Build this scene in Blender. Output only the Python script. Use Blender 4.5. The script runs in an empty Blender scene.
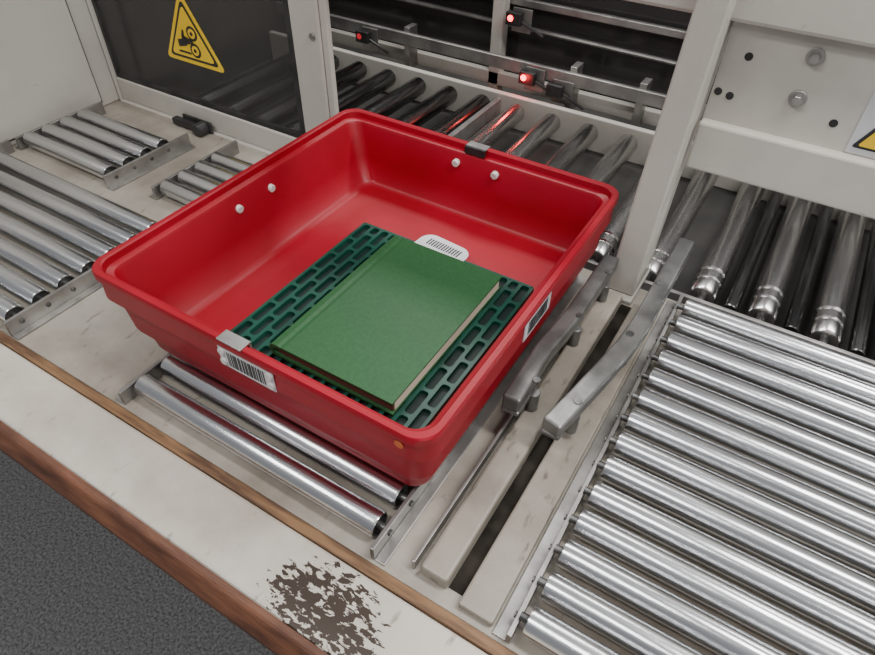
import bpy, math, random
from mathutils import Vector, Matrix
random.seed(4)
S=0.75; OFF=0.78
def W(p): return Vector((p[0]*S,p[1]*S,p[2]*S+OFF))
scene=bpy.context.scene
# ---------------------------------------------------------------- materials
def newmat(name):
    m=bpy.data.materials.new(name); m.use_nodes=True
    nt=m.node_tree; b=nt.nodes['Principled BSDF']; return m,nt,b
def N(nt,t,**k):
    n=nt.nodes.new(t)
    for a,v in k.items():
        if a in n.inputs: n.inputs[a].default_value=v
        else: setattr(n,a,v)
    return n
def noisemat(name,c1,c2,scale=8,rough=.5,metal=0,lo=.4,hi=.6,stretch=(1,1,1),bump=0,bscale=60,rvar=0,detail=6,spec=.5):
    m,nt,b=newmat(name); L=nt.links
    tc=N(nt,'ShaderNodeTexCoord'); mp=N(nt,'ShaderNodeMapping'); mp.inputs['Scale'].default_value=stretch
    L.new(tc.outputs['Object'],mp.inputs['Vector'])
    n=N(nt,'ShaderNodeTexNoise'); n.inputs['Scale'].default_value=scale; n.inputs['Detail'].default_value=detail
    L.new(mp.outputs[0],n.inputs['Vector'])
    r=N(nt,'ShaderNodeValToRGB'); r.color_ramp.elements[0].position=lo; r.color_ramp.elements[1].position=hi
    r.color_ramp.elements[0].color=(*c1,1); r.color_ramp.elements[1].color=(*c2,1)
    L.new(n.outputs['Fac'],r.inputs[0]); L.new(r.outputs[0],b.inputs['Base Color'])
    b.inputs['Roughness'].default_value=rough; b.inputs['Metallic'].default_value=metal
    b.inputs['Specular IOR Level'].default_value=spec
    if rvar:
        mr=N(nt,'ShaderNodeMapRange'); mr.inputs[3].default_value=rough-rvar; mr.inputs[4].default_value=rough+rvar
        L.new(n.outputs['Fac'],mr.inputs[0]); L.new(mr.outputs[0],b.inputs['Roughness'])
    if bump:
        n2=N(nt,'ShaderNodeTexNoise'); n2.inputs['Scale'].default_value=bscale; n2.inputs['Detail'].default_value=5
        L.new(mp.outputs[0],n2.inputs['Vector'])
        bp=N(nt,'ShaderNodeBump'); bp.inputs['Strength'].default_value=bump; bp.inputs['Distance'].default_value=.002
        L.new(n2.outputs['Fac'],bp.inputs['Height']); L.new(bp.outputs[0],b.inputs['Normal'])
    return m
def paintmat(name,base,dirt,amount=.62,patch=None,rough=.45,chips=.66):
    """painted sheet metal with grime blotches and thin scuffs; optional worn-through patch"""
    m,nt,b=newmat(name); L=nt.links
    tc=N(nt,'ShaderNodeTexCoord')
    n=N(nt,'ShaderNodeTexNoise'); n.inputs['Scale'].default_value=3.2; n.inputs['Detail'].default_value=8; n.inputs['Roughness'].default_value=.65
    L.new(tc.outputs['Object'],n.inputs['Vector'])
    r=N(nt,'ShaderNodeValToRGB'); r.color_ramp.elements[0].position=.3; r.color_ramp.elements[1].position=amount
    r.color_ramp.elements[0].color=(*dirt,1); r.color_ramp.elements[1].color=(*base,1)
    L.new(n.outputs['Fac'],r.inputs[0])
    mps=N(nt,'ShaderNodeMapping'); mps.inputs['Scale'].default_value=(1,.35,1); mps.inputs['Rotation'].default_value=(0,0,.3)
    L.new(tc.outputs['Object'],mps.inputs['Vector'])
    n2=N(nt,'ShaderNodeTexNoise'); n2.inputs['Scale'].default_value=70; n2.inputs['Detail'].default_value=7
    L.new(mps.outputs[0],n2.inputs['Vector'])
    r2=N(nt,'ShaderNodeValToRGB'); r2.color_ramp.elements[0].position=chips; r2.color_ramp.elements[1].position=chips+.1
    r2.color_ramp.elements[0].color=(0,0,0,1); r2.color_ramp.elements[1].color=(.6,.6,.6,1)
    L.new(n2.outputs['Fac'],r2.inputs[0])
    mx=N(nt,'ShaderNodeMix',data_type='RGBA'); L.new(r2.outputs[0],mx.inputs[0]); L.new(r.outputs[0],mx.inputs[6])
    mx.inputs[7].default_value=(dirt[0]*.35,dirt[1]*.33,dirt[2]*.3,1)
    out=mx.outputs[2]
    if patch:
        px,py,rx,ry=patch
        mp=N(nt,'ShaderNodeMapping'); mp.vector_type='POINT'
        mp.inputs['Location'].default_value=(-px/rx,-py/ry,0); mp.inputs['Scale'].default_value=(1/rx,1/ry,0)
        L.new(tc.outputs['Object'],mp.inputs['Vector'])
        ln=N(nt,'ShaderNodeVectorMath',operation='LENGTH'); L.new(mp.outputs[0],ln.inputs[0])
        mp3=N(nt,'ShaderNodeMapping'); mp3.inputs['Scale'].default_value=(.8,1.6,1); mp3.inputs['Rotation'].default_value=(0,0,.3)
        L.new(tc.outputs['Object'],mp3.inputs['Vector'])
        n3=N(nt,'ShaderNodeTexNoise'); n3.inputs['Scale'].default_value=95; n3.inputs['Detail'].default_value=6; n3.inputs['Distortion'].default_value=.5; n3.inputs['Roughness'].default_value=.6
        L.new(mp3.outputs[0],n3.inputs['Vector'])
        a=N(nt,'ShaderNodeMath',operation='POWER'); a.inputs[1].default_value=4; L.new(ln.outputs['Value'],a.inputs[0])
        a2=N(nt,'ShaderNodeMath',operation='MULTIPLY'); a2.inputs[1].default_value=.08; L.new(a.outputs[0],a2.inputs[0])
        s=N(nt,'ShaderNodeMath',operation='SUBTRACT'); L.new(n3.outputs['Fac'],s.inputs[0]); L.new(a2.outputs[0],s.inputs[1])
        g=N(nt,'ShaderNodeMath',operation='GREATER_THAN'); g.inputs[1].default_value=.435; L.new(s.outputs[0],g.inputs[0])
        mx2=N(nt,'ShaderNodeMix',data_type='RGBA'); L.new(g.outputs[0],mx2.inputs[0]); L.new(out,mx2.inputs[6])
        mx2.inputs[7].default_value=(.038,.025,.017,1); out=mx2.outputs[2]
    L.new(out,b.inputs['Base Color']); b.inputs['Roughness'].default_value=rough
    return m
M_deck=paintmat('deck_paint',(.43,.40,.345),(.18,.15,.12),.68,chips=.64)
M_chan=paintmat('channel_paint',(.39,.36,.305),(.14,.115,.09),.70,chips=.60)
M_paint=paintmat('cream_paint',(.53,.505,.455),(.42,.395,.35),.6,chips=.70)
M_front=paintmat('front_panel_paint',(.58,.54,.475),(.37,.325,.27),.56,patch=(-.347*S,.258*S,.094*S,.060*S),chips=.67)
M_wood=noisemat('plywood_edge',(.08,.038,.018),(.22,.12,.055),30,.6,stretch=(.35,3,3),bump=.6)
M_rust=noisemat('worn_brown_edge',(.065,.025,.014),(.20,.080,.042),22,.6,stretch=(.5,2,2),bump=.7,lo=.3,hi=.7)
M_roll=noisemat('galvanised_roller',(.54,.55,.565),(.76,.775,.79),9,.25,1,.3,.7,stretch=(.25,6,6),rvar=.06,bump=.1,bscale=40)
M_cap=noisemat('roller_bearing_cap',(.10,.10,.10),(.22,.22,.21),30,.4,.8)
M_chrome=noisemat('drum_steel',(.42,.41,.40),(.70,.69,.67),7,.24,1,.3,.7,stretch=(5,.5,5),rvar=.06)
M_drum=noisemat('dark_reflection_drum_and_rod',(.09,.09,.09),(.26,.26,.255),9,.24,1,stretch=(5,.5,5))  # dark rods, plus left drums with dark reflections painted into the steel
M_steel=noisemat('bracket_steel',(.28,.27,.26),(.44,.43,.41),14,.4,.85,bump=.1)
M_bar=noisemat('guide_bar_steel',(.16,.16,.155),(.29,.29,.28),16,.36,.7,bump=.25,bscale=50)
M_black=noisemat('black_plastic',(.012,.012,.012),(.03,.03,.03),20,.4)
M_slot=noisemat('slot_shade',(.014,.012,.010),(.035,.030,.024),20,.95,spec=.1)  # darkness inside the open slot, painted as matte near-black
M_dark=noisemat('machine_interior',(.026,.025,.023),(.055,.052,.047),5,.6)
def glassmat(name,c,alpha):
    m,nt,b=newmat(name); L=nt.links
    tc=N(nt,'ShaderNodeTexCoord'); n=N(nt,'ShaderNodeTexNoise'); n.inputs['Scale'].default_value=2.5; n.inputs['Detail'].default_value=5
    L.new(tc.outputs['Object'],n.inputs['Vector'])
    mr=N(nt,'ShaderNodeMapRange'); mr.inputs[3].default_value=.06; mr.inputs[4].default_value=.22
    L.new(n.outputs['Fac'],mr.inputs[0]); L.new(mr.outputs[0],b.inputs['Roughness'])
    b.inputs['Base Color'].default_value=(*c,1); b.inputs['Alpha'].default_value=alpha; return m
M_glass=glassmat('smoked_acrylic',(.05,.048,.045),.5)
M_glass2=glassmat('rear_smoked_acrylic',(.035,.033,.032),.8)
M_red=noisemat('red_plastic',(.27,.001,.010),(.32,.0015,.015),5,.40,bump=.12,bscale=35,spec=.4)
M_white=noisemat('white_plastic',(.65,.63,.6),(.7,.68,.66),10,.4)
M_label=noisemat('white_label',(.55,.55,.57),(.62,.62,.64),10,.4)
M_ink=noisemat('black_ink',(.012,.012,.014),(.02,.02,.022),10,.5)
M_yel=noisemat('yellow_sign',(.78,.50,.01),(.84,.56,.02),5,.4)
M_orange=noisemat('orange_sticker',(.5,.09,.01),(.55,.11,.02),5,.4)
M_mat=noisemat('green_rubber',(.0,.042,.027),(.002,.064,.040),12,.42)
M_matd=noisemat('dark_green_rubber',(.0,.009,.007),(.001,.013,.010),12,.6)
M_book=noisemat('green_buckram',(.014,.080,.022),(.018,.092,.026),150,.55,bump=.2,bscale=420)
M_page=noisemat('page_edges',(.52,.46,.35),(.70,.64,.52),10,.8,stretch=(1,1,260))
M_tail=noisemat('shaded_tail_pages',(.06,.022,.014),(.10,.04,.025),10,.8,stretch=(1,1,200))  # page edges with brown-red shade put into the colour
M_carpet=noisemat('carpet',(.07,.07,.073),(.19,.188,.19),160,1,bump=1,bscale=220,lo=.35,hi=.65)
def emis(name,c,s):
    m,nt,b=newmat(name); b.inputs['Base Color'].default_value=(*c,1); b.inputs['Emission Color'].default_value=(*c,1); b.inputs['Emission Strength'].default_value=s; return m
M_led=emis('red_led',(1,.02,.03),10)
M_led2=emis('dim_red_led',(.6,.02,.03),.6)
# ---------------------------------------------------------------- mesh helpers
def empty(name):
    e=bpy.data.objects.new(name,None); scene.collection.objects.link(e); e.empty_display_size=.05; return e
def mk(name,verts,faces,mat,parent=None,smooth=False,bevel=0,seg=2,conv=True):
    me=bpy.data.meshes.new(name)
    me.from_pydata([W(v) if conv else Vector(v) for v in verts],[],faces); me.update()
    import bmesh
    bm=bmesh.new(); bm.from_mesh(me); bmesh.ops.recalc_face_normals(bm,faces=bm.faces); bm.to_mesh(me); bm.free()
    if isinstance(mat,(list,tuple)):
        for m_ in mat: me.materials.append(m_)
    else: me.materials.append(mat)
    o=bpy.data.objects.new(name,me); scene.collection.objects.link(o)
    if smooth:
        for p in me.polygons: p.use_smooth=True
    if bevel:
        b=o.modifiers.new('bevel','BEVEL'); b.width=bevel*S; b.segments=seg; b.limit_method='ANGLE'; b.angle_limit=.6
    if parent: o.parent=parent
    return o
BF=[(0,1,3,2),(4,6,7,5),(0,4,5,1),(2,3,7,6),(0,2,6,4),(1,5,7,3)]
def box(name,x0,x1,y0,y1,z0,z1,mat,parent=None,bevel=.003):
    v=[(x,y,z) for x in(x0,x1) for y in(y0,y1) for z in(z0,z1)]
    return mk(name,v,BF,mat,parent,bevel=bevel)
def prism_y(name,pts,y0,y1,mat,parent,bevel=.003):
    n=len(pts); v=[(a,y0,b) for a,b in pts]+[(a,y1,b) for a,b in pts]
    return mk(name,v,[tuple(range(n)),tuple(range(n,2*n))]+[(i,(i+1)%n,n+(i+1)%n,n+i) for i in range(n)],mat,parent,bevel=bevel)
def lathe(name,p0,p1,prof,mat,parent=None,n=28,matf=None):
    p0=Vector(p0);p1=Vector(p1);ax=(p1-p0).normalized()
    up=Vector((0,0,1)) if abs(ax.z)<.9 else Vector((1,0,0))
    a=ax.cross(up).normalized(); b=ax.cross(a)
    vs=[];fs=[]
    for d,r in prof:
        for i in range(n):
            t=2*math.pi*i/n; vs.append(p0+ax*d+a*math.cos(t)*r+b*math.sin(t)*r)
    for k in range(len(prof)-1):
        for i in range(n):
            j=(i+1)%n; fs.append((k*n+i,k*n+j,(k+1)*n+j,(k+1)*n+i))
    fs.append(tuple(range(n))); fs.append(tuple(range((len(prof)-1)*n,len(prof)*n)))
    o=mk(name,vs,fs,mat,parent)
    me=o.data
    for p in me.polygons: p.use_smooth=len(p.vertices)==4
    if matf:
        for idx,p in enumerate(me.polygons):
            k=idx//n if idx<(len(prof)-1)*n else -1
            if k in matf: p.material_index=matf[k]
    es=o.modifiers.new('es','EDGE_SPLIT'); es.split_angle=.6
    return o
def cyl(name,p0,p1,r,mat,parent=None,n=20):
    L=(Vector(p1)-Vector(p0)).length
    c=min(r*.12,L*.2)
    return lathe(name,p0,p1,[(0,r-c),(c,r),(L-c,r),(L,r-c)],mat,parent,n)
def roller(name,x0,x1,y,z,r,parent,mat=None):
    L=x1-x0
    prof=[(-.014,r*.28),(.006,r*.28),(.006,r*.8),(0,r*.84),(0,r*.95),(.003,r),(L-.003,r),(L,r*.95),(L,r*.84),(L-.006,r*.8),(L-.006,r*.28),(L+.014,r*.28)]
    return lathe(name,(x0,y,z),(x1,y,z),prof,[mat or M_roll,M_cap],parent,matf={0:1,1:1,2:1,8:1,9:1,10:1})
def bed(name,x0,x1,y0,y1,ys,z=.026,r=.024,plate_h=.036):
    e=empty(name)
    for i,y in enumerate(ys): roller('roller_%d'%(i+1),x0+.012,x1-.012,y,z,r,e)
    box('side_plate_left',x0-.008,x0,y0,y1,.0005,plate_h,M_steel,e,.001)
    box('side_plate_right',x1,x1+.008,y0,y1,.0005,plate_h,M_steel,e,.001)
    box('foot_flange_left',x0-.03,x0-.008,y0,y1,.0005,.004,M_steel,e,.001)
    box('foot_flange_right',x1+.008,x1+.028,y0,y1,.0005,.004,M_steel,e,.001)
    for i,y in enumerate(ys):
        for s,xx in((-1,x0-.008),(1,x1+.008)):
            cyl('axle_bolt_%d'%i,(xx,y,z-.006),(xx+s*.003,y,z-.006),.006,M_cap,e,8)
    return e
def flat(name,x0,x1,y0,y1,z0,z1,mat):
    v=[(x,y,z) for x in(x0,x1) for y in(y0,y1) for z in(z0,z1)]
    return mk(name,v,BF,mat,None,conv=False)
flat('floor',-4,4,-3,4.5,-.05,0,M_carpet)
# ---------------------------------------------------------------- machine table
tb=empty('conveyor_table')
box('deck_plate',-2.6,1.2,.36,1.284,-.03,0,M_deck,tb,.002)
box('front_panel',-2.6,1.2,.212,.338,-.035,.002,M_front,tb,.006)
box('plywood_strip',-2.6,1.2,.338,.358,-.05,.006,M_wood,tb,.002)
v=[(x,y,z) for x in(-2.6,1.2) for (y,z) in((.214,-.085),(.214,-.002),(.198,-.008),(.180,-.045),(.184,-.085))]
mk('edge_band',v,[(0,1,2,3,4),(5,6,7,8,9)]+[(i,(i+1)%5,5+(i+1)%5,5+i) for i in range(5)],M_rust,tb,bevel=.005)
box('leg_1',-2.3,-2.2,.5,.6,-1.04,-.03,M_paint,tb); box('leg_2',.9,1.0,.5,.6,-1.04,-.03,M_paint,tb)
box('channel_bar',-.250,-.200,.385,1.20,0,.034,M_chan,tb,.006)
box('channel_lip',-.268,-.262,.388,1.20,0,.026,M_steel,tb,.001)
box('slot_shade_strip',-.200,-.172,.392,1.20,0,.0015,M_slot,tb,0)  # flat strip on the deck painting the slot's shade; no real cut
box('channel_plate',-.172,-.112,.372,1.20,0,.018,M_chan,tb,.004)
# ---------------------------------------------------------------- roller conveyors
P=.0645
bed('roller_conveyor',-.94,-.335,.366,1.24,[.412+P*i for i in range(13)])
PR=.0635
bed('roller_conveyor',-.078,1.0,.366,1.275,[.400+PR*i for i in range(14)],z=.034,plate_h=.03)
bed('roller_conveyor',-2.07,-1.315,.362,.86,[.395+P*i for i in range(7)],z=.03,plate_h=.042)
bed('roller_conveyor',-2.06,-1.65,.875,1.19,[.91+P*i for i in range(4)],z=.03,plate_h=.042)
bed('roller_conveyor',-1.48,-1.13,.91,1.24,[.945+P*i for i in range(4)],z=.03,plate_h=.042)
# ---------------------------------------------------------------- drum rollers inside
dr=empty('drum_roller_conveyor')
i=0; x=-1.87; DY=1.35
while x<1.05:
    dark_reflect = x<-.98  # left drums take the darker steel to paint in their dark reflections
    r=.034; L=.68
    prof=[(0,.02),(0,r*.92),(.006,r),(.045,r),(.048,r*.88),(.056,r*.88),(.059,r),(.085,r),(.088,r*.88),(.096,r*.88),(.099,r),(L-.01,r),(L,r*.9),(L,.02)]
    lathe('drum_%d'%i,(x,DY,-.018),(x,DY+L,-.018),prof,M_drum if dark_reflect else M_chrome,dr)
    cyl('axle_%d'%i,(x,1.332,-.018),(x,2.06,-.018),.01,M_cap,dr,10)
    if x>-.15: cyl('belt_rod_%d'%i,(x+.07,1.345,-.02),(x+.07,2.05,-.02),.018,M_drum,dr,16)
    i+=1; x+=.1405
box('near_rail',-2.1,1.05,1.318,1.330,-.10,-.004,M_steel,dr,.002)
box('far_rail',-2.1,1.05,2.055,2.08,-.10,.022,M_paint,dr,.004)
box('cross_member',-.982,-.962,1.335,2.05,-.05,.008,M_steel,dr,.003)
# ---------------------------------------------------------------- sorting machine
mh=empty('sorting_machine')
YD=1.30
box('bed_floor',-2.16,1.1,1.31,2.6,-.14,-.10,M_dark,mh)
box('leg_1',-2.16,-2.06,2.2,2.3,-1.04,-.14,M_paint,mh); box('leg_2',1.0,1.1,2.2,2.3,-1.04,-.14,M_paint,mh)
sp=empty('machine_side_panel')
box('side_sheet',-2.16,-2.112,.2,YD-.012,.0005,1.1,M_paint,sp,.004)
box('side_gap',-2.112,-2.1105,.3,1.222,.016,1.0,M_dark,sp,0)
box('side_inset',-2.111,-2.10,.305,1.215,.024,1.0,M_paint,sp,.004)
box('door_bottom_rail',-2.11,-1.246,YD,YD+.03,.0,.078,M_paint,mh,.005)
box('door_bottom_ledge',-2.11,-1.246,YD-.012,YD+.03,-.03,.0,M_paint,mh,.004)
box('door_left_stile',-2.16,-2.11,YD-.01,YD+.03,-.03,1.1,M_paint,mh,.005)
box('gasket_bottom',-2.11,-1.246,YD+.004,YD+.02,.078,.094,M_black,mh,.002)
box('gasket_left',-2.11,-2.094,YD+.004,YD+.02,.09,1.1,M_black,mh,.002)
box('gasket_right',-1.264,-1.244,YD+.002,YD+.02,.078,1.1,M_black,mh,.002)
box('door_glass',-2.096,-1.262,YD+.008,YD+.014,.09,1.1,M_glass,mh,.001)
box('corner_post',-1.244,-1.145,YD,YD+.022,-.03,1.1,M_paint,mh,.005)
box('corner_post_flange',-1.143,-1.122,YD+.004,YD+.022,-.03,1.1,M_paint,mh,.003)
for zz in(.10,.40): cyl('post_bolt',(-1.17,YD,zz),(-1.17,YD-.006,zz),.009,M_steel,mh,12)
prism_y('front_post',[(-.250,.013),(-.184,.013),(-.168,.76),(-.224,.76)],1.225,YD+.05,M_paint,mh,.004)
box('front_post_foot',-.266,-.180,1.205,YD+.07,.0005,.012,M_paint,mh,.003)
box('top_beam',-1.152,1.1,YD-.02,YD+.05,.625,.76,M_paint,mh,.008)
box('upper_panel',-.168,1.1,YD+.008,YD+.02,.43,.63,M_paint,mh,.002)
box('lower_flange',-.168,1.1,YD-.016,YD+.016,.337,.437,M_paint,mh,.005)
for (bx,bz) in((-.017,.588),(-.0175,.513)):
    cyl('washer',(bx,YD+.009,bz),(bx,YD+.003,bz),.0155,M_steel,mh,20)
    cyl('bolt_head',(bx,YD+.003,bz),(bx,YD-.008,bz),.009,M_steel,mh,6)
for (bx,bz) in((-.1227,.566),(-.155,.4935),(-.132,.4900),(.055,.484)):
    cyl('hole',(bx,YD+.0085,bz),(bx,YD+.0065,bz),.0075,M_black,mh,16)
box('back_wall',-2.16,1.1,2.66,2.7,-.14,.78,M_dark,mh)
box('inner_side_left',-2.16,-2.12,YD+.03,2.7,-.14,.78,M_dark,mh)
box('inner_side_right',1.06,1.1,YD+.03,2.7,-.14,.78,M_dark,mh)
box('steel_cross_bar',-2.1,1.05,2.12,2.14,.08,.125,M_steel,mh,.003)
box('lower_cross_bar',-2.1,1.05,2.20,2.23,-.02,.03,M_paint,mh,.003)
box('rear_upright',-1.10,-1.055,2.2,2.25,-.1,.76,M_paint,mh,.003)
box('rear_upright_right',-.28,-.24,2.2,2.25,-.1,.76,M_paint,mh,.003)
box('rear_glass',-2.1,1.05,2.30,2.31,-.05,.76,M_glass2,mh,.001)
box('upper_cross_bar',-2.1,1.05,2.26,2.28,.26,.285,M_steel,mh,.003)
cyl('conduit',(-2.1,2.27,.2),(1.0,2.27,.16),.008,M_steel,mh,8)
for k,xx in enumerate((-1.45,-.75,-.5)): box('rear_bracket_%d'%k,xx,xx+.025,2.14,2.2,-.02,.14,M_steel,mh,.002)
def sensor(x,y,z,led):
    e=empty('photo_sensor')
    box('body',x-.03,x+.03,y,y+.028,z-.025,z+.02,M_black,e,.004)
    box('bracket',x-.015,x+.06,y+.028,y+.034,z-.05,z+.03,M_steel,e,.001)
    cyl('lens',(x-.01,y-.002,z),(x-.01,y+.002,z),.011,led,e,12)
    cyl('cable',(x+.03,y+.015,z-.01),(x+.11,y+.03,z-.05),.005,M_black,e,8)
sensor(-.89,2.085,.085,M_led); sensor(-1.00,2.165,.245,M_led); sensor(-1.62,2.085,.085,M_led2); sensor(-.78,2.085,.065,M_black)
la=empty('door_latch')
box('base',-1.77,-1.64,YD-.022,YD-.0125,.002,.040,M_black,la,.003)
cyl('knob',(-1.67,YD-.02,.018),(-1.67,YD-.058,.018),.023,M_black,la,16)
box('lever',-1.80,-1.69,YD-.044,YD-.02,.004,.028,M_black,la,.004)
# ---------------------------------------------------------------- signs
def poly(name,pts,y,mat,parent,thick=.001):
    return prism_y(name,pts,y-thick,y,mat,parent,0)
def tri(cx,cz,w,h,y,name,mat,parent,rad=.08,thick=.0015):
    pts=[Vector((cx-w/2,cz)),Vector((cx+w/2,cz)),Vector((cx,cz+h))]
    out=[]
    for k in range(3):
        p=pts[k];a=pts[k-1];b=pts[(k+1)%3]; ra=rad*w
        pa=p+(a-p).normalized()*ra; pb=p+(b-p).normalized()*ra
        for j in range(7):
            t=j/6; out.append((1-t)**2*pa+2*t*(1-t)*p+t*t*pb)
    return poly(name,[(q.x,q.y) for q in out],y,mat,parent,thick)
ws=empty('warning_sign')
yg=YD+.0075; cx=-1.670
tri(cx,.215,.255,.215,yg,'sign_plate',M_yel,ws)
tri(cx,.228,.212,.178,yg-.0015,'black_border',M_ink,ws)
tri(cx,.236,.184,.154,yg-.003,'yellow_field',M_yel,ws)
def disc(px,pz,r,y,mat,nm): cyl(nm,(px,y,pz),(px,y-.001,pz),r,mat,ws,24)
for k,(qx,qz) in enumerate(((cx+.018,.262),(cx+.018,.312))):
    disc(qx,qz,.022,yg-.0045,M_ink,'roller_symbol_%d'%k); disc(qx,qz,.0145,yg-.0055,M_yel,'roller_symbol_inner_%d'%k); disc(qx,qz,.006,yg-.0065,M_ink,'roller_symbol_axle_%d'%k)
poly('hand_symbol_palm',[(cx-.052,.262),(cx-.018,.270),(cx-.010,.279),(cx-.012,.298),(cx-.026,.300),(cx-.034,.288),(cx-.052,.284)],yg-.0045,M_ink,ws)
for k in range(4): poly('hand_symbol_finger_%d'%k,[(cx-.014,.276+k*.0062),(cx+.016,.284+k*.0022),(cx+.016,.2858+k*.0022),(cx-.014,.2805+k*.0062)],yg-.0067,M_ink,ws)
poly('hand_symbol_thumb',[(cx-.032,.296),(cx-.022,.318),(cx-.016,.316),(cx-.020,.294)],yg-.0045,M_ink,ws)
poly('ground_symbol',[(cx-.058,.246),(cx-.004,.246),(cx-.004,.252),(cx-.055,.252)],yg-.0045,M_ink,ws)
lb=empty('warning_label')
box('backing',.092,.26,YD+.0062,YD+.0078,.44,.56,M_label,lb,0)
tri(.14,.452,.085,.08,YD+.006,'triangle_border',M_ink,lb); tri(.14,.457,.066,.062,YD+.0043,'triangle_field',M_yel,lb)
for k in range(5): box('text_line_%d'%k,.19,.25,YD+.0055,YD+.0062,.46+.018*k,.465+.018*k,M_ink,lb,0)
# ---------------------------------------------------------------- tote
tote=empty('plastic_tote')
def rloop(x0,x1,y0,y1,r,z,n=8):
    out=[]
    for (cx_,cy_,a0) in((x1-r,y1-r,0),(x0+r,y1-r,90),(x0+r,y0+r,180),(x1-r,y0+r,270)):
        for j in range(n+1):
            t=math.radians(a0+90*j/n); out.append((cx_+r*math.cos(t),cy_+r*math.sin(t),z))
    return out
RX0,RX1,RY0,RY1=-1.055,-.284,.459,1.292
BX0,BX1,BY0,BY1=-.980,-.311,.484,1.250
ZB=.0505
def lerp(a,b,t): return a+(b-a)*t
def body(t,off,z,r):
    return rloop(lerp(BX0,RX0+.014,t)-off,lerp(BX1,RX1-.014,t)+off,lerp(BY0,RY0+.014,t)-off,lerp(BY1,RY1-.014,t)+off,r,z)
loops=[]
loops.append(rloop(BX0+.06,BX1-.06,BY0+.06,BY1-.06,.03,ZB+.004))
loops.append(rloop(BX0+.010,BX1-.010,BY0+.010,BY1-.010,.028,ZB))
loops.append(rloop(BX0+.002,BX1-.002,BY0+.002,BY1-.002,.033,ZB+.003))
loops.append(body(.02,0,ZB+.009,.036))
loops.append(body(.25,0,.096,.038))
loops.append(body(.27,.002,.099,.038))
loops.append(body(.33,.010,.103,.040))
loops.append(body(.36,.011,.108,.040))
loops.append(body(1,.000,.172,.042))
def rim(o,z,r=.043): return rloop(RX0-o,RX1+o,RY0-o,RY1+o,r,z)
loops.append(rim(-.003,.173)); loops.append(rim(0,.176)); loops.append(rim(0,.181)); loops.append(rim(-.002,.220)); loops.append(rim(.004,.224)); loops.append(rim(.004,.238)); loops.append(rim(.002,.2415)); loops.append(rim(-.008,.242,.039)); loops.append(rim(-.011,.2395,.037))
loops.append(rim(-.013,.226,.037)); loops.append(rim(-.024,.222,.033))
loops.append(rim(-.027,.216,.033))
loops.append(body(.55,-.010,.13,.033))
loops.append(body(.1,-.008,.070,.030))
loops.append(body(0,-.013,.062,.028)); loops.append(body(0,-.022,.060,.026)); loops.append(body(0,-.08,.060,.022))
vs=[];fs=[];n=len(loops[0])
for l in loops: vs+=l
for k in range(len(loops)-1):
    for i_ in range(n):
        j=(i_+1)%n; fs.append((k*n+i_,k*n+j,(k+1)*n+j,(k+1)*n+i_))
fs.append(tuple(range(n))); fs.append(tuple(range((len(loops)-1)*n,len(loops)*n)))
tm=mk('tote_shell',vs,fs,M_red,tote,smooth=True)
es=tm.modifiers.new('es','EDGE_SPLIT'); es.split_angle=math.radians(36)
for (y,z) in((.818,.188),(.925,.188)): cyl('rivet',(-1.031,y,z),(-1.014,y,z-.002),.0095,M_white,tote,16)
for (x,z) in((-.702,.196),(-.591,.196)): cyl('rivet',(x,1.269,z),(x,1.253,z-.002),.0095,M_white,tote,16)
def clip(x,y0,y1):
    box('rim_clip_top',x-.028,x+.028,y0,y1,.2405,.2445,M_steel,tote,.001)
clip(-.655,1.274,1.298)
box('rim_clip_face',-.683,-.627,1.266,1.274,.225,.2445,M_black,tote,.001)
clip(-.675,.453,.475)
box('rim_clip_face',-.703,-.647,.474,.479,.218,.2445,M_steel,tote,.001)
def barcode_y(x0,x1,y,z0,z1,parent):
    box('label',x0,x1,y-.0015,y,z0,z1,M_label,parent,0)
    x=x0+.02; k=0
    while x<x1-.022:
        w=random.choice([.0015,.0025,.004]); box('bar_%d'%k,x,x+w,y-.0022,y-.0015,z0+.006,z1-.007,M_ink,parent,0); x+=w+random.choice([.0015,.0025,.003]); k+=1
def barcode_x(y0,y1,x,z0,z1,parent):
    box('label',x,x+.0015,y0,y1,z0,z1,M_label,parent,0)
    y=y0+.016; k=0
    while y<y1-.016:
        w=random.choice([.0015,.0025,.004]); box('bar_%d'%k,x+.0015,x+.0022,y,y+w,z0+.006,z1-.007,M_ink,parent,0); y+=w+random.choice([.0015,.0025,.003]); k+=1
barcode_y(-.712,-.586,RY0,.172,.219,tote)
barcode_x(.79,.905,RX1,.174,.220,tote)
for xx in(-.704,-.594):
    for zz in (.184,.208): cyl('rivet',(xx,RY0,zz),(xx,RY0-.005,zz),.0075,M_white,tote,14)
cyl('orange_dot',(-.335,RY0+.0,.208),(-.335,RY0-.001,.208),.0085,M_orange,tote,16)
# ---------------------------------------------------------------- mat
mt=empty('rubber_grid_mat')
mx0,mx1,my0,my1,mz=-.826,-.366,.55,1.03,.098
box('mat_base',mx0,mx1,my0,my1,mz-.014,mz-.010,M_matd,mt,0)
vs=[];fs=[]
def strip(pts,w,z0,z1):
    b=len(vs)
    for q,(px,py) in enumerate(pts):
        a=pts[max(0,q-1)];c=pts[min(len(pts)-1,q+1)]
        d=Vector((c[0]-a[0],c[1]-a[1])).normalized(); nn=Vector((-d.y,d.x))*w/2
        vs.extend([(px+nn.x,py+nn.y,z0),(px+nn.x,py+nn.y,z1),(px-nn.x,py-nn.y,z1),(px-nn.x,py-nn.y,z0)])
    m=len(pts)
    for q in range(m-1):
        for e in range(4):
            f=(e+1)%4; fs.append((b+q*4+e,b+q*4+f,b+(q+1)*4+f,b+(q+1)*4+e))
    fs.append((b,b+1,b+2,b+3)); fs.append(tuple(b+(m-1)*4+e for e in range(4)))
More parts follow.
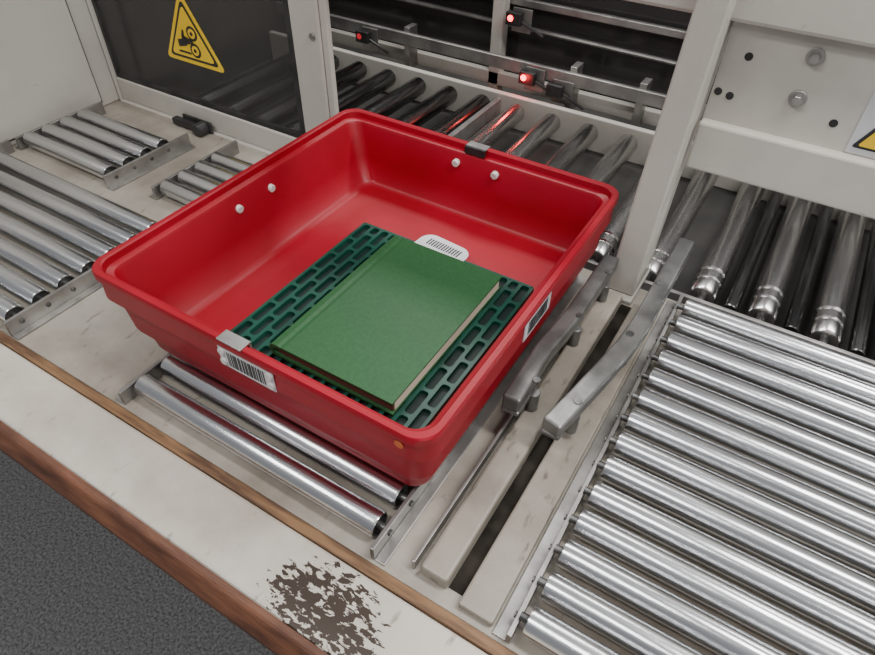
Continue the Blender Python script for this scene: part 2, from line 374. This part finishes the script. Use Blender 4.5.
nc=17; cw=(mx1-mx0)/nc; nrw=7; ch=(my1-my0)/nrw
def cell(x0,x1,y0,y1):
    g=.0040; r=min((x1-x0)/2-g,(y1-y0)/2-g)*.7
    inn=rloop(x0+g,x1-g,y0+g,y1-g,r,0,4)
    outp=[]
    per=len(inn)//4
    for idx,p in enumerate(inn):
        q=idx//per; jj=idx%per
        X=x1 if q in(0,3) else x0; Y=y1 if q in(0,1) else y0
        mid=(per-1)/2
        if jj==mid: outp.append((X,Y))
        elif (q in(0,2))==(jj<mid): outp.append((X,p[1]))
        else: outp.append((p[0],Y))
    b=len(vs); m=len(inn)
    for p in inn: vs.append((p[0],p[1],mz))
    for p in outp: vs.append((p[0],p[1],mz))
    for p in inn: vs.append((p[0],p[1],mz-.010))
    for i_ in range(m):
        j=(i_+1)%m
        fs.append((b+i_,b+j,b+m+j,b+m+i_)); fs.append((b+i_,b+2*m+i_,b+2*m+j,b+j))
for c_ in range(nc):
    x0=mx0+c_*cw; x1=x0+cw
    if c_%2==0:
        for q in range(nrw): cell(x0,x1,my0+q*ch,my0+(q+1)*ch)
    else:
        cell(x0,x1,my0,my0+ch/2)
        for q in range(nrw-1): cell(x0,x1,my0+(q+.5)*ch,my0+(q+1.5)*ch)
        cell(x0,x1,my1-ch/2,my1)
strip([(mx0,my0),(mx1,my0)],.006,mz-.012,mz+.0005); strip([(mx0,my1),(mx1,my1)],.006,mz-.012,mz+.0005)
strip([(mx0,my0),(mx0,my1)],.006,mz-.012,mz+.0005); strip([(mx1,my0),(mx1,my1)],.006,mz-.012,mz+.0005)
mk('mat_grid',vs,fs,M_mat,mt)
for yy in(.6,.78,.98): box('mat_support_%d'%int(yy*100),mx0+.03,mx1-.03,yy-.01,yy+.01,.0605,mz-.014,M_matd,mt,0)
# ---------------------------------------------------------------- book
bk=empty('book')
bx0,bx1,by0,by1=-.712,-.425,.568,.990; bz=.099
th=.033; c=.0035
outer=[(bx1,0),(bx0+.036,0),(bx0+.028,.003),(bx0+.020,.0),(bx0+.004,.002),(bx0-.002,.009),(bx0-.004,th/2),(bx0-.002,th-.009),(bx0+.004,th-.002),(bx0+.018,th),(bx0+.026,th-.0015),(bx0+.034,th),(bx1,th)]
inner=[(bx1,th-c),(bx0+.03,th-c-.002),(bx0+.008,th-.010),(bx0+.003,th/2),(bx0+.008,.010),(bx0+.03,c+.003),(bx1,c)]
prof=outer+inner
vs=[(p[0],by0,bz+p[1]) for p in prof]+[(p[0],by1,bz+p[1]) for p in prof]
nn=len(prof)
mk('case_binding',vs,[tuple(range(nn)),tuple(range(nn,2*nn))]+[(i_,(i_+1)%nn,nn+(i_+1)%nn,nn+i_) for i_ in range(nn)],M_book,bk)
box('page_block',bx0+.012,bx1-.002,by0+.010,by1-.008,bz+c,bz+th-c,M_page,bk,.001)
box('tail_shade_strip',bx0+.012,bx1-.004,by0+.006,by0+.0098,bz+c,bz+th-c,M_tail,bk,.0005)  # thin strip over the tail pages that carries their painted shade
sl=empty('paper_barcode_slip')
def rect(name,cx_,cy_,w,h,ang,z,mat,par,rad=.012,t=.001):
    pts=rloop(-w/2,w/2,-h/2,h/2,rad,0,5); ca,sa=math.cos(ang),math.sin(ang)
    q=[(cx_+p[0]*ca-p[1]*sa,cy_+p[0]*sa+p[1]*ca) for p in pts]; m=len(q)
    v=[(a,b,z) for a,b in q]+[(a,b,z+t) for a,b in q]
    return mk(name,v,[tuple(range(m)),tuple(range(m,2*m))]+[(i_,(i_+1)%m,m+(i_+1)%m,m+i_) for i_ in range(m)],mat,par)
rect('paper',-.612,1.005,.135,.14,-.1,mz+.001,M_label,sl,.03)
for k in range(13): rect('bar_%d'%k,-.650+k*.0072,1.050-k*.0006,.0036,.024,-.1,mz+.0021,M_ink,sl,.0003,.0006)
# ---------------------------------------------------------------- guide rails
def guide(name,pts,w,z0,z1,legs):
    e=empty(name)
    global vs,fs
    vs=[];fs=[]; strip(pts,w,z0,z1); mk('rail_bar',vs,fs,M_bar,e,bevel=.005,seg=3)
    for (lx,ly) in legs:
        cyl('leg',(lx,ly,.035),(lx,ly,z0),.012,M_bar,e,16)
        cyl('screw',(lx,ly,z1),(lx,ly,z1+.002),.008,M_cap,e,12)
    box('end_bracket',pts[0][0]-w*.5,pts[0][0]+w*.5,pts[0][1],pts[0][1]+.06,z0-.012,z0,M_bar,e,.004)
    return e
guide('guide_rail',[(-.258,.705),(-.260,.80),(-.262,.86),(-.256,.93),(-.252,1.0),(-.252,1.215)],.036,.082,.116,[(-.238,.77),(-.238,.98),(-.238,1.15)])
guide('guide_rail',[(-.172,.69),(-.157,.77),(-.14,.87),(-.128,.95),(-.122,1.03),(-.122,1.37)],.038,.088,.120,[(-.152,.76),(-.130,.98),(-.130,1.17)])
# ---------------------------------------------------------------- lights
def area(name,loc,size,sy,en,col=(1,.98,.955),rot=(0,0,0)):
    l=bpy.data.lights.new(name,'AREA'); l.shape='RECTANGLE'; l.size=size; l.size_y=sy; l.energy=en; l.color=col
    o=bpy.data.objects.new(name,l); o.location=loc; o.rotation_euler=rot; scene.collection.objects.link(o); return o
area('ceiling_light',(.8,.7,2.7),1.5,.25,44)
area('ceiling_light',(-1.0,-.4,2.7),1.5,.25,28)
area('ceiling_light',(1.6,-1.0,2.7),1.5,.25,26)
area('ceiling_light',(.9,2.2,2.7),1.5,.25,36)
area('ceiling_light',(-1.2,1.9,2.7),1.5,.25,32)
pl=bpy.data.lights.new('sensor_glow','POINT'); pl.energy=.16; pl.color=(1,.05,.05); pl.shadow_soft_size=.01
po=bpy.data.objects.new('sensor_glow',pl); po.location=W((-.90,2.06,.08)); scene.collection.objects.link(po)
w=bpy.data.worlds.new('world'); scene.world=w; w.use_nodes=True
w.node_tree.nodes['Background'].inputs[0].default_value=(.95,.96,1,1); w.node_tree.nodes['Background'].inputs[1].default_value=.32
# ---------------------------------------------------------------- camera
cam=bpy.data.cameras.new('camera'); co=bpy.data.objects.new('camera',cam); scene.collection.objects.link(co)
rt=Vector((.852,.5228,.0165)); fw=Vector((-.367,.6203,-.6931)).normalized(); rt=(rt-fw*rt.dot(fw)).normalized(); up=rt.cross(fw)
m=Matrix((( rt.x,up.x,-fw.x,0),(rt.y,up.y,-fw.y,0),(rt.z,up.z,-fw.z,0),(0,0,0,1)))
co.matrix_world=Matrix.Translation(W((0,0,1)))@m
cam.sensor_width=36; cam.lens=630/875*36; cam.clip_start=.02
scene.camera=co
